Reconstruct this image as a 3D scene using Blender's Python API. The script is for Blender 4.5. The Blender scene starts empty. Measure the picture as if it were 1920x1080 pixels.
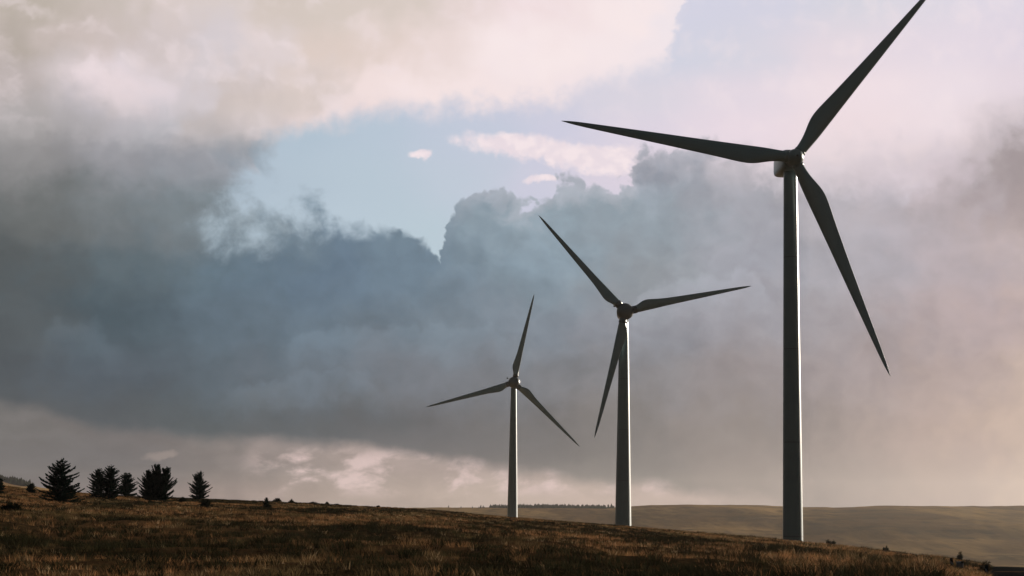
import bpy, bmesh, math, random
import numpy as np
from mathutils import Vector, Matrix

scene = bpy.context.scene
COL = scene.collection
R = math.radians

# ------------------------------------------------------------------ camera
EYE = 1.7
F = 3500.0                       # focal length in photo pixels (photo 1920 wide)
PITCH = math.atan(420.0 / F)
ROLL = R(0.62)
cam_d = bpy.data.cameras.new('camera')
cam = bpy.data.objects.new('camera', cam_d)
COL.objects.link(cam)
cam_d.sensor_width = 36.0
cam_d.lens = 36.0 * F / 1920.0
cam_d.clip_start = 0.5
cam_d.clip_end = 60000.0
cam.location = (0, 0, EYE)
cam.rotation_euler = (Matrix.Rotation(math.pi / 2 + PITCH, 3, 'X') @ Matrix.Rotation(ROLL, 3, 'Z')).to_euler()
scene.camera = cam
CM = Matrix.Rotation(math.pi / 2 + PITCH, 3, 'X') @ Matrix.Rotation(ROLL, 3, 'Z')


def ray(px, py):
    return CM @ Vector(((px - 960) / F, -(py - 540) / F, -1.0))


def az_el(px, py):
    r = ray(px, py)
    return math.atan2(r.x, r.y), math.atan2(r.z, math.hypot(r.x, r.y))


def at_depth(px, py, depth):
    r = ray(px, py)
    return Vector((0, 0, EYE)) + r * depth


# ------------------------------------------------------------------ view
scene.view_settings.view_transform = 'Standard'
scene.view_settings.look = 'None'
scene.view_settings.exposure = 0.0
scene.view_settings.gamma = 1.0

# ------------------------------------------------------------------ sun
SUN_AZ = R(49)                   # to the right of the view axis, behind the turbines
SUN_EL = R(10.5)
sd = Vector((math.sin(SUN_AZ) * math.cos(SUN_EL), math.cos(SUN_AZ) * math.cos(SUN_EL), math.sin(SUN_EL)))
sl = bpy.data.lights.new('sun', 'SUN')
sl.energy = 5.0
sl.angle = R(0.5)
sl.color = (1.0, 0.90, 0.76)
so = bpy.data.objects.new('sun', sl)
COL.objects.link(so)
so.rotation_euler = (-sd).to_track_quat('-Z', 'Y').to_euler()
so.location = (200, 200, 200)


def lin(c):
    out = []
    for v in c:
        v = v / 255.0
        out.append(v / 12.92 if v <= 0.04045 else ((v + 0.055) / 1.055) ** 2.4)
    return tuple(out)


# ------------------------------------------------------------------ world: clouds by direction (azimuth, elevation)
world = bpy.data.worlds.new('World')
scene.world = world
world.use_nodes = True
nt = world.node_tree
nt.nodes.clear()


class G:
    """small expression builder on one node tree"""
    tree = None

    def __init__(s, sock):
        s.s = sock

    @staticmethod
    def n(kind):
        return G.tree.nodes.new(kind)

    @staticmethod
    def put(inp, v):
        if isinstance(v, G):
            G.tree.links.new(v.s, inp)
        else:
            inp.default_value = v

    @staticmethod
    def m(op, *a, clamp=False):
        nd = G.n('ShaderNodeMath')
        nd.operation = op
        nd.use_clamp = clamp
        for i, v in enumerate(a):
            G.put(nd.inputs[i], v)
        return G(nd.outputs[0])

    def __add__(s, o): return G.m('ADD', s, o)
    def __radd__(s, o): return G.m('ADD', o, s)
    def __sub__(s, o): return G.m('SUBTRACT', s, o)
    def __rsub__(s, o): return G.m('SUBTRACT', o, s)
    def __mul__(s, o): return G.m('MULTIPLY', s, o)
    def __rmul__(s, o): return G.m('MULTIPLY', o, s)
    def __truediv__(s, o): return G.m('DIVIDE', s, o)


def xyz(x, y, z=0.0):
    nd = G.n('ShaderNodeCombineXYZ')
    G.put(nd.inputs[0], x); G.put(nd.inputs[1], y); G.put(nd.inputs[2], z)
    return G(nd.outputs[0])


def noise(vec, scale=1.0, detail=5.0, rough=0.55, dist=0.0, dims='2D', lac=2.0):
    nd = G.n('ShaderNodeTexNoise')
    nd.noise_dimensions = dims
    G.put(nd.inputs['Vector'], vec)
    nd.inputs['Scale'].default_value = scale
    nd.inputs['Detail'].default_value = detail
    nd.inputs['Roughness'].default_value = rough
    nd.inputs['Lacunarity'].default_value = lac
    nd.inputs['Distortion'].default_value = dist
    return G(nd.outputs['Fac'] if 'Fac' in nd.outputs else nd.outputs[0]), G(nd.outputs['Color'])


def sep(c):
    nd = G.n('ShaderNodeSeparateXYZ')
    G.put(nd.inputs[0], c)
    return G(nd.outputs[0]), G(nd.outputs[1]), G(nd.outputs[2])


def smooth(x, a, b):
    nd = G.n('ShaderNodeMapRange')
    nd.interpolation_type = 'SMOOTHSTEP'
    G.put(nd.inputs['Value'], x)
    G.put(nd.inputs['From Min'], a)
    G.put(nd.inputs['From Max'], b)
    return G(nd.outputs['Result'])


def linmap(x, a, b):
    nd = G.n('ShaderNodeMapRange')
    G.put(nd.inputs['Value'], x)
    nd.inputs['From Min'].default_value = a
    nd.inputs['From Max'].default_value = b
    return G(nd.outputs['Result'])


def mix(f, a, b, blend='MIX'):
    nd = G.n('ShaderNodeMix')
    nd.data_type = 'RGBA'
    nd.blend_type = blend
    ins = [i for i in nd.inputs if i.type == 'RGBA']
    G.put(nd.inputs[0], f)
    for i, v in zip(ins, (a, b)):
        if isinstance(v, tuple):
            v = tuple(v) + (1.0,) if len(v) == 3 else v
        G.put(i, v)
    return G([o for o in nd.outputs if o.type == 'RGBA'][0])


def curve(x, pts, x0, x1, y0, y1):
    """piecewise curve y(x) with control points given in real units"""
    nd = G.n('ShaderNodeFloatCurve')
    fac = linmap(x, x0, x1)
    G.put(nd.inputs['Value'], fac)
    c = nd.mapping.curves[0]
    ps = [((a - x0) / (x1 - x0), (b - y0) / (y1 - y0)) for a, b in pts]
    c.points[0].location = ps[0]
    c.points[1].location = ps[-1]
    for p in ps[1:-1]:
        c.points.new(*p)
    for p in c.points:
        p.handle_type = 'VECTOR'
    nd.mapping.update()
    return G(nd.outputs[0]) * (y1 - y0) + y0


def ramp(x, stops, x0=-700.0, x1=2700.0):
    nd = G.n('ShaderNodeValToRGB')
    G.put(nd.inputs[0], linmap(x, x0, x1))
    cr = nd.color_ramp
    cr.interpolation = 'EASE'
    st = [((a - x0) / (x1 - x0), lin(c) + (1.0,)) for a, c in stops]
    cr.elements[0].position, cr.elements[0].color = st[0]
    cr.elements[1].position, cr.elements[1].color = st[-1]
    for p, c in st[1:-1]:
        e = cr.elements.new(p)
        e.color = c
    return G(nd.outputs[0])


def field(X, Y, rows):
    out = None
    for i, (y, stops) in enumerate(rows):
        r = ramp(X, stops)
        if out is None:
            out = r
        else:
            out = mix(smooth(Y, float(rows[i - 1][0]), float(y)), out, r)
    return out


G.tree = nt
geo = G.n('ShaderNodeTexCoord')
dx, dy, dz = sep(G(geo.outputs['Generated']))
az = G.m('ARCTAN2', dx, dy)
hyp = G.m('SQRT', dx * dx + dy * dy)
el = G.m('ARCTAN2', dz, hyp)
# linear fit of the photo's pixel grid on azimuth and elevation, so the clouds can be written in familiar units
_pts = [(x, y) for x in range(0, 1921, 160) for y in range(0, 961, 120)]
_A = np.array([[1.0, *az_el(x, y)] for x, y in _pts])
_cx = np.linalg.lstsq(_A, np.array([p[0] for p in _pts], float), rcond=None)[0]
_cy = np.linalg.lstsq(_A, np.array([p[1] for p in _pts], float), rcond=None)[0]
X = az * float(_cx[1]) + el * float(_cx[2]) + float(_cx[0])
Y = az * float(_cy[1]) + el * float(_cy[2]) + float(_cy[0])
P = xyz(X * 0.01, Y * 0.01)

# domain warps
wf, wc = noise(P, 0.55, 3.0, 0.5)
w1x, w1y, _ = sep(wc)
ff, fc = noise(P, 2.2, 6.0, 0.62)
w2x, w2y, _ = sep(fc)
X1 = X + (w1x - 0.5) * 270.0 + (w2x - 0.5) * 70.0
Y1 = Y + (w1y - 0.5) * 130.0 + (w2y - 0.5) * 50.0
Xs = X + (w1x - 0.5) * 34.0 + (w2x - 0.5) * 42.0
Ys = Y + (w1y - 0.5) * 26.0 + (w2y - 0.5) * 42.0
# billows: rounded cells for the cumulus rims
vo = G.n('ShaderNodeTexVoronoi')
vo.voronoi_dimensions = '2D'
vo.feature = 'SMOOTH_F1'
G.put(vo.inputs['Vector'], xyz(Xs * 0.01, Ys * 0.01))
vo.inputs['Scale'].default_value = 1.7
vo.inputs['Detail'].default_value = 2.0
vo.inputs['Roughness'].default_value = 0.6
vo.inputs['Smoothness'].default_value = 0.55
bill = G(vo.outputs['Distance'])
# soft wisps
Xw = X + (w1x - 0.5) * 70.0
Yw = Y + (w1y - 0.5) * 50.0
wispf, _ = noise(xyz(Xw * 0.01, Yw * 0.011), 1.5, 6.0, 0.58)
base_n, _ = noise(xyz(Xw * 0.01 + 7.3, Yw * 0.012), 1.15, 3.0, 0.42)
base_o, _ = noise(xyz(Xw * 0.01 + 7.3, Yw * 0.012), 3.0, 4.0, 0.5)
# puffs: rounded lumps with narrow dark creases between them
puff = 1.0 - G.m('ABSOLUTE', base_n * 2.0 - 1.0) * 2.2
puff2 = 1.0 - G.m('ABSOLUTE', base_o * 2.0 - 1.0) * 2.2
# big soft light and dark
bigf, _ = noise(xyz(X1 * 0.008, Y1 * 0.013), 0.7, 5.0, 0.5)
medf, _ = noise(xyz(Xs * 0.008, Ys * 0.011), 1.0, 4.5, 0.45)
medo, _ = noise(xyz(Xs * 0.008 + 0.14, Ys * 0.011 - 0.16), 1.0, 4.5, 0.45)
relief = (medf - medo)

U = field(X1, Y1, [
    (-300, [(-700, (160, 156, 152)), (300, (190, 184, 180)), (900, (215, 206, 204)), (1400, (205, 207, 218)), (2700, (215, 208, 206))]),
    (0, [(-700, (150, 144, 136)), (0, (188, 178, 166)), (200, (200, 190, 180)), (300, (216, 203, 197)), (400, (217, 206, 201)),
         (500, (212, 200, 190)), (700, (215, 203, 193)), (900, (233, 217, 213)), (1000, (240, 223, 222)), (1200, (247, 233, 231)),
         (1300, (240, 230, 232))]),
    (90, [(-700, (146, 140, 134)), (0, (182, 172, 162)), (150, (204, 191, 185)), (300, (211, 200, 198)), (400, (213, 205, 207)),
          (470, (223, 211, 209)), (600, (222, 206, 196)), (800, (235, 219, 214)), (1000, (247, 233, 231)), (1300, (242, 230, 231))]),
    (160, [(-700, (142, 138, 134)), (0, (188, 178, 174)), (100, (206, 196, 194)), (200, (231, 217, 218)), (280, (226, 215, 218)),
           (350, (212, 204, 206)), (440, (206, 194, 188)), (540, (215, 202, 195)), (650, (241, 224, 220)), (800, (245, 229, 226)),
           (1300, (240, 228, 230))]),
    (230, [(-700, (130, 126, 124)), (0, (176, 170, 168)), (100, (187, 181, 182)), (200, (196, 190, 194)), (300, (190, 190, 196)),
           (400, (198, 188, 184)), (480, (207, 195, 191)), (600, (233, 217, 215)), (900, (238, 224, 224)), (1300, (238, 226, 228))]),
    (330, [(-700, (110, 108, 108)), (0, (144, 141, 140)), (200, (152, 151, 153)), (400, (152, 152, 156)), (600, (180, 178, 182))]),
])
S = field(X + (w1x - 0.5) * 120.0, Y, [
    (-300, [(-700, (150, 160, 172)), (900, (190, 198, 214)), (1500, (206, 210, 222)), (2700, (220, 212, 212))]),
    (0, [(400, (192, 200, 214)), (1290, (212, 215, 228)), (1450, (213, 215, 227)), (1600, (216, 217, 224)), (1900, (223, 219, 228)), (2700, (220, 208, 206))]),
    (100, [(400, (186, 200, 212)), (1290, (211, 215, 226)), (1420, (215, 216, 225)), (1550, (230, 221, 226)), (1800, (229, 221, 228)), (1950, (224, 217, 226)), (2700, (220, 208, 204))]),
    (170, [(400, (182, 199, 211)), (700, (190, 203, 217)), (1000, (204, 208, 222)), (1200, (219, 217, 225)), (1400, (228, 220, 227)), (1600, (240, 227, 229)), (1800, (235, 225, 229)), (1950, (228, 218, 224))]),
    (240, [(400, (178, 197, 209)), (560, (178, 198, 210)), (700, (184, 202, 214)), (900, (196, 206, 220)), (1050, (207, 209, 224)), (1200, (222, 216, 226)), (1400, (234, 222, 228)), (1600, (238, 224, 225)), (1760, (238, 226, 228)), (1950, (214, 204, 206))]),
    (330, [(400, (176, 195, 207)), (700, (184, 203, 213)), (850, (192, 206, 217)), (1000, (205, 208, 222)), (1200, (222, 214, 224)), (1600, (230, 218, 218)), (1950, (170, 160, 158))]),
    (430, [(400, (180, 200, 210)), (620, (186, 205, 215)), (820, (186, 206, 214)), (1000, (200, 205, 220))]),
])
D = field(X1, Y1, [
    (200, [(-700, (120, 118, 116)), (0, (174, 168, 165)), (200, (178, 173, 173)), (400, (186, 178, 176)), (600, (200, 192, 190)), (1200, (180, 181, 190)),
           (1400, (200, 192, 196)), (1600, (228, 214, 215)), (1800, (224, 213, 215)), (1920, (200, 192, 194)), (2700, (190, 176, 168))]),
    (300, [(-700, (98, 98, 97)), (0, (146, 142, 140)), (200, (157, 154, 156)), (400, (151, 151, 155)), (520, (140, 150, 158)), (800, (146, 160, 170)),
           (1000, (158, 168, 177)), (1200, (153, 158, 168)), (1300, (160, 163, 172)), (1430, (190, 184, 189)), (1600, (216, 205, 208)), (1750, (212, 201, 203)), (1860, (170, 161, 159)),
           (1920, (160, 151, 149)), (2700, (176, 160, 150))]),
    (400, [(-700, (76, 78, 78)), (0, (110, 112, 110)), (200, (119, 123, 124)), (400, (122, 131, 135)), (600, (112, 130, 142)), (800, (116, 134, 146)),
           (1000, (146, 161, 170)), (1200, (147, 158, 166)), (1400, (158, 159, 166)), (1600, (182, 178, 182)), (1800, (180, 171, 171)), (1920, (172, 160, 156)), (2700, (180, 162, 148))]),
    (500, [(-700, (60, 64, 65)), (0, (86, 90, 90)), (200, (93, 105, 110)), (400, (97, 114, 124)), (600, (101, 119, 134)), (800, (112, 130, 143)),
           (1000, (131, 147, 157)), (1200, (140, 146, 151)), (1400, (158, 160, 168)), (1600, (170, 167, 171)), (1800, (180, 170, 170)), (1920, (186, 173, 168)), (2700, (196, 174, 154))]),
    (600, [(-700, (58, 63, 65)), (0, (85, 91, 93)), (200, (76, 90, 97)), (400, (92, 107, 117)), (600, (100, 115, 126)), (800, (112, 124, 133)),
           (1000, (125, 134, 143)), (1200, (138, 141, 148)), (1400, (148, 147, 153)), (1600, (163, 157, 159)), (1800, (179, 165, 162)), (1920, (189, 171, 162)), (2700, (206, 180, 154))]),
    (700, [(-700, (56, 60, 63)), (0, (77, 83, 87)), (200, (82, 92, 100)), (400, (88, 100, 108)), (600, (98, 107, 115)), (800, (111, 115, 121)),
           (1000, (118, 120, 124)), (1200, (131, 129, 131)), (1400, (142, 136, 137)), (1600, (160, 149, 147)), (1800, (177, 161, 153)), (1920, (191, 173, 158)), (2700, (212, 184, 152))]),
    (800, [(-700, (58, 62, 64)), (0, (84, 88, 90)), (200, (79, 85, 89)), (400, (82, 90, 93)), (600, (90, 95, 98)), (800, (97, 97, 99)),
           (1000, (106, 104, 104)), (1200, (120, 116, 114)), (1400, (137, 129, 125)), (1600, (159, 146, 139)), (1800, (179, 161, 150)), (1920, (195, 175, 158)), (2700, (212, 184, 150))]),
    (920, [(-700, (70, 70, 70)), (0, (100, 100, 100)), (900, (110, 106, 105)), (1200, (124, 119, 115)), (1400, (142, 132, 127)), (1600, (161, 148, 140)),
           (1800, (178, 161, 149)), (1920, (192, 173, 155)), (2700, (208, 180, 146))]),
])
L = field(X1, Y, [
    (800, [(-700, (90, 88, 87)), (0, (112, 110, 108)), (300, (112, 108, 107)), (450, (130, 123, 119)), (560, (146, 135, 131)), (700, (156, 143, 138)),
           (900, (150, 138, 133)), (1100, (140, 130, 126)), (1400, (140, 131, 126)), (1700, (170, 154, 144))]),
    (870, [(-700, (88, 86, 86)), (0, (106, 104, 104)), (200, (104, 102, 103)), (400, (118, 112, 110)), (550, (146, 135, 130)), (700, (160, 146, 139)),
           (850, (172, 155, 148)), (1000, (178, 160, 153)), (1200, (150, 140, 134)), (1500, (150, 138, 131)), (1900, (190, 170, 152))]),
    (935, [(-700, (94, 90, 89)), (0, (112, 106, 106)), (200, (120, 112, 110)), (400, (142, 127, 121)), (550, (168, 151, 141)), (700, (174, 157, 146)),
           (900, (187, 169, 156)), (1100, (190, 170, 158)), (1300, (185, 166, 156)), (1450, (165, 150, 142)), (1900, (190, 170, 150))]),
])

PINK = lin((244, 230, 231)) + (1.0,)
sky = mix(1.0, S, (1.03, 1.0, 1.01), 'MULTIPLY')
# the clear gap lets the physical sky through a little
nish = G.n('ShaderNodeTexSky')
nish.sky_type = 'NISHITA'
nish.sun_disc = False
nish.sun_elevation = SUN_EL
nish.sun_rotation = SUN_AZ
nish.altitude = 300.0
nish_c = mix(1.0, G(nish.outputs[0]), (0.06, 0.06, 0.06), 'MULTIPLY')
sky = mix(0.06, sky, nish_c)
# faint streaks over the clear part
sky = mix(smooth(wispf, 0.45, 0.8) * 0.35 * smooth(X, 900.0, 1400.0), sky, PINK)


def blob(cx, cy, rx, ry, slope, soft=0.35, amp=1.1):
    xq = X + (w2x - 0.5) * 46.0
    yq = Y + (w2y - 0.5) * 26.0
    u = (xq - cx) * (1.0 / rx)
    v = (yq - cy - (xq - cx) * slope) * (1.0 / ry)
    r = u * u + v * v + (wispf - 0.5) * -amp * 2.0 + (ff - 0.5) * 1.6 + (w2y - 0.5) * 0.8
    return smooth(r, 1.0 + soft, 1.0 - soft)


small = mix(smooth(base_o, 0.35, 0.62) * 0.6, PINK, lin((226, 214, 221)) + (1.0,))
for b in ((1000, 266, 128, 25, 0.10, 0.62, 1.0), (1120, 288, 88, 27, 0.06, 0.6, 0.9), (783, 281, 17, 8.0, 0.0, 0.85, 0.9), (1018, 327, 30, 7, -0.06, 0.9, 1.0)):
    sky = mix(blob(*b), sky, small)

yb = curve(X + (wispf - 0.5) * 130.0 + (w2x - 0.5) * 40.0, [(0, 420), (470, 300), (500, 243), (560, 232), (640, 216), (740, 198), (850, 183), (960, 188), (1060, 180), (1112, 150), (1200, 124),
               (1250, 108), (1275, 60), (1300, -20), (1350, -160), (1500, -200)], 0.0, 1500.0, -200.0, 420.0)
upn = yb - Ys + (wispf - 0.5) * 60.0 + (ff - 0.5) * 30.0
upm = smooth(upn, -30.0, 30.0)
Ub = mix(smooth(relief, 0.0, 0.22) * 0.35, U, PINK)
sky = mix(upm, sky, Ub)

# deck of grey cloud
xl = curve(Y, [(100, 560), (235, 505), (262, 492), (300, 470), (350, 440), (390, 412), (425, 402), (500, 402)], 100.0, 500.0, 300.0, 600.0)
leftm = smooth(xl - Xs + (wispf - 0.5) * 150.0 + (w2x - 0.5) * 40.0, -55.0, 50.0) * smooth(Y, 150.0, 330.0)
yd = curve(X + (w2x - 0.5) * 30.0, [(0, 415), (400, 420), (520, 404), (600, 398), (640, 420), (700, 418), (760, 424), (800, 441), (822, 466), (832, 410), (846, 374), (862, 350),
               (880, 335), (925, 322), (960, 340), (992, 360), (1016, 350), (1040, 318), (1080, 306), (1120, 311), (1160, 315), (1190, 312),
               (1202, 272), (1238, 257), (1290, 262), (1350, 246), (1400, 262), (1440, 296), (1600, 285), (1700, 280), (1800, 275), (1860, 250),
               (1920, 235), (2100, 200)], 0.0, 2100.0, 180.0, 480.0)
sf = curve(X, [(0, 70), (380, 70), (560, 58), (640, 34), (700, 14), (820, 8), (1000, 8), (1180, 9), (1280, 18), (1420, 40), (1500, 80), (2100, 90)], 0.0, 2100.0, 0.0, 100.0)
wa = curve(X, [(0, 120), (400, 170), (600, 170), (650, 60), (690, 14), (900, 0), (1250, 14), (1500, 120), (2100, 160)], 0.0, 2100.0, 0.0, 200.0)
low = Y + (w2y - 0.5) * 11.0 - yd + (0.42 - bill) * smooth(X, 780.0, 960.0) * 26.0 + (0.42 - bill) * 22.0 + (base_o - 0.5) * 16.0 + (wispf - 0.5) * wa
deckm = smooth(low, sf * -1.0, sf)
deckm = G.m('MAXIMUM', deckm, leftm)
rim = smooth(low, 60.0, 5.0) * smooth(X, 820.0, 900.0)
rimc = mix(rim * 0.32, D, lin((205, 200, 206)) + (1.0,))
# light and dark inside the deck
amp = curve(X, [(-200, 0.5), (600, 0.75), (1100, 0.85), (1700, 0.6), (2300, 0.4)], -200.0, 2300.0, 0.0, 1.0)
calm = smooth(Y, 900.0, 700.0) * 0.7 + 0.3
shade = 1.0 + ((bigf - 0.5) * 0.42 + relief * 0.45 + (puff - 0.55) * 0.11 + (puff2 - 0.55) * 0.035) * amp * calm
deck = mix(1.0, rimc, xyz(shade, shade, shade), 'MULTIPLY')
# separate heads of cloud standing in front of each other inside the deck
for pts, x0, x1, soft, deep, gain in (
        ([(1150, 600), (1190, 556), (1235, 522), (1290, 503), (1345, 506), (1392, 488), (1425, 512), (1455, 560), (1480, 610)], 1150, 1480, 9.0, 120.0, 0.20),
        ([(500, 650), (560, 622), (640, 598), (700, 606), (760, 590), (850, 604), (920, 596), (980, 630), (1020, 670)], 500, 1020, 14.0, 110.0, 0.12),
        ([(400, 740), (460, 716), (540, 694), (620, 676), (680, 684), (720, 720), (740, 760)], 400, 740, 12.0, 90.0, 0.10),
        ([(940, 520), (965, 452), (985, 434), (1030, 440), (1060, 462), (1080, 500), (1110, 560)], 940, 1110, 8.0, 110.0, 0.13),
        ([(1480, 470), (1560, 430), (1640, 410), (1720, 402), (1800, 430), (1880, 470)], 1480, 1880, 30.0, 120.0, 0.07),
        ([(60, 640), (110, 598), (150, 590), (190, 604), (225, 640), (250, 690)], 60, 250, 18.0, 90.0, 0.07)):
    yy = Y + (w2y - 0.5) * 26.0 + (0.42 - bill) * 30.0 - curve(X + (w2x - 0.5) * 26.0, pts, float(x0), float(x1), min(p[1] for p in pts) - 5.0, max(p[1] for p in pts) + 5.0)
    mk = smooth(yy, -soft, soft) * smooth(yy, deep, 0.0) * smooth(X, float(x0), x0 + 60.0) * smooth(X, float(x1), x1 - 60.0)
    deck = mix(mk * gain, deck, (lin((196, 200, 210)) if x0 > 1100 else lin((172, 190, 204))) + (1.0,))
for cx_, cy_, rx_, ry_, g_ in ((205, 585, 130, 62, 0.11), (60, 470, 150, 90, 0.04), (620, 510, 190, 55, 0.05), (560, 790, 260, 30, 0.12), (1010, 850, 150, 22, 0.08),
                               (1290, 350, 90, 60, 0.07), (1860, 320, 70, 60, 0.03)):
    u_ = (Xs - cx_) * (1.0 / rx_)
    v_ = (Ys - cy_) * (1.0 / ry_)
    deck = mix(smooth(u_ * u_ + v_ * v_ + (wispf - 0.5) * 1.6, 1.4, 0.1) * g_, deck, (0.02, 0.03, 0.04))
deck = mix(smooth(X, 1500.0, 500.0), deck, mix(1.0, deck, (0.955, 1.0, 1.025), 'MULTIPLY'))
deck = mix(smooth(X, 1350.0, 1900.0), deck, mix(1.0, deck, (0.975, 0.955, 1.0), 'MULTIPLY'))
sky = mix(deckm, sky, deck)

# light band under the deck
yl = curve(X, [(-300, 740), (0, 752), (100, 766), (200, 798), (330, 810), (380, 820), (480, 815), (600, 824), (700, 840), (850, 862), (950, 880),
               (1100, 896), (1300, 912), (1450, 936), (1560, 990), (1900, 1010)], -300.0, 1900.0, 700.0, 1020.0)
lown = Y - yl + (medf - 0.5) * 40.0 + (ff - 0.5) * 12.0
lowm = smooth(lown, -12.0, 22.0)
cl, _ = noise(xyz(Xw * 0.01 + 3.1, Yw * 0.019 + Xw * 0.002), 1.05, 5.5, 0.56)
clm = smooth(cl, 0.44, 0.68) * smooth(Y, 825.0, 865.0) * smooth(Y, 940.0, 905.0) * smooth(X, 430.0, 560.0) * smooth(X, 1420.0, 1250.0)
Lb = mix(clm * 0.95, L, lin((222, 198, 192)) + (1.0,))
gm, _ = noise(xyz(Xs * 0.006, Ys * 0.02), 1.6, 5.0, 0.5)
gsh = 1.0 + (gm - 0.5) * 0.35
Lb = mix(1.0, Lb, xyz(gsh, gsh, gsh), 'MULTIPLY')
sky = mix(lowm, sky, Lb)
sky = mix(blob(308, 853, 30, 6.5, -0.08, 0.95, 0.6) * 0.28, sky, lin((196, 176, 164)) + (1.0,))

# rest of the dome: dimmed grey overhead, unseen dark bank added behind the viewer to keep turbine fronts dark, brighter round the sun
sky = mix(smooth(el, 0.40, 0.75), sky, (0.055, 0.06, 0.068))
front = smooth(dy, 0.86, 0.62)
rear, _ = noise(xyz(az * 3.0, el * 5.0), 1.0, 4.0, 0.5)
rearc = mix(rear, (0.012, 0.021, 0.026), (0.038, 0.055, 0.064))
sky = mix(front, sky, rearc)
cs = dx * sd.x + dy * sd.y + dz * sd.z
glow = G.m('POWER', G.m('MAXIMUM', cs, 0.0), 90.0)
sky = mix(1.0, sky, mix(glow, (0, 0, 0), (0.75, 0.56, 0.38)), 'ADD')
sky = mix(1.0, sky, (1.0, 0.992, 1.015), 'MULTIPLY')
bg = G.n('ShaderNodeBackground')
G.put(bg.inputs[0], sky)
bg.inputs[1].default_value = 1.0
wo = G.n('ShaderNodeOutputWorld')
nt.links.new(bg.outputs[0], wo.inputs[0])
world.cycles.sampling_method = 'MANUAL'
world.cycles.sample_map_resolution = 512

# ------------------------------------------------------------------ helpers
rng = np.random.default_rng(7)
random.seed(7)


def tag(o, label=None, cat=None, group=None, kind=None):
    if label: o['label'] = label
    if cat: o['category'] = cat
    if group: o['group'] = group
    if kind: o['kind'] = kind
    return o


def empty(name, loc, rz=0.0):
    o = bpy.data.objects.new(name, None)
    COL.objects.link(o)
    o.location = loc
    o.rotation_euler = (0, 0, rz)
    o.empty_display_size = 0.5
    return o


def mesh_obj(name, verts, faces, mat=None, parent=None, smooth_=False):
    me = bpy.data.meshes.new(name)
    me.from_pydata([tuple(v) for v in verts], [], faces)
    me.update()
    if smooth_:
        me.polygons.foreach_set('use_smooth', [True] * len(me.polygons))
    if mat: me.materials.append(mat)
    o = bpy.data.objects.new(name, me)
    COL.objects.link(o)
    if parent: o.parent = parent
    return o


def mesh_np(name, V, loops, starts, totals, mat, parent=None, cols=None, smooth_=False):
    me = bpy.data.meshes.new(name)
    me.vertices.add(len(V))
    me.vertices.foreach_set('co', np.asarray(V, np.float32).ravel())
    me.loops.add(len(loops))
    me.loops.foreach_set('vertex_index', np.asarray(loops, np.int32))
    me.polygons.add(len(starts))
    me.polygons.foreach_set('loop_start', np.asarray(starts, np.int32))
    me.polygons.foreach_set('loop_total', np.asarray(totals, np.int32))
    if smooth_:
        me.polygons.foreach_set('use_smooth', np.ones(len(starts), bool))
    me.update(calc_edges=True)
    me.validate()
    if cols is not None:
        at = me.color_attributes.new('tint', 'FLOAT_COLOR', 'POINT')
        at.data.foreach_set('color', np.asarray(cols, np.float32).ravel())
    me.materials.append(mat)
    o = bpy.data.objects.new(name, me)
    COL.objects.link(o)
    if parent: o.parent = parent
    return o


def lathe(profile, seg=40, axis='Z'):
    """profile: list of (r, z); returns verts, faces (closed ends)"""
    V, Fc = [], []
    for r, z in profile:
        for i in range(seg):
            a = 2 * math.pi * i / seg
            x, y = r * math.cos(a), r * math.sin(a)
            V.append((x, y, z) if axis == 'Z' else (x, z, y))
    n = len(profile)
    for j in range(n - 1):
        for i in range(seg):
            a, b = j * seg + i, j * seg + (i + 1) % seg
            f = (a, b, b + seg, a + seg)
            Fc.append(f if axis == 'Z' else f[::-1])
    Fc.append(tuple(range(seg))[::-1] if axis == 'Z' else tuple(range(seg)))
    top = tuple(range((n - 1) * seg, n * seg))
    Fc.append(top if axis == 'Z' else top[::-1])
    return V, Fc


def new_mat(name):
    m = bpy.data.materials.new(name)
    m.use_nodes = True
    m.node_tree.nodes.clear()
    G.tree = m.node_tree
    out = G.n('ShaderNodeOutputMaterial')
    return m, out


def principled(col, rough=0.6, spec=0.5, normal=None):
    b = G.n('ShaderNodeBsdfPrincipled')
    if isinstance(col, tuple): col = col + (1.0,)
    G.put(b.inputs['Base Color'], col)
    G.put(b.inputs['Roughness'], rough)
    b.inputs['Specular IOR Level'].default_value = spec
    if normal: G.put(b.inputs['Normal'], normal)
    return b


def matte(col, normal=None):
    b = G.n('ShaderNodeBsdfDiffuse')
    if isinstance(col, tuple): col = col + (1.0,)
    G.put(b.inputs['Color'], col)
    if normal: G.put(b.inputs['Normal'], normal)
    return b


def bump(h, dist, strength=1.0):
    b = G.n('ShaderNodeBump')
    b.inputs['Strength'].default_value = strength
    b.inputs['Distance'].default_value = dist
    G.put(b.inputs['Height'], h)
    return G(b.outputs[0])


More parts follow.
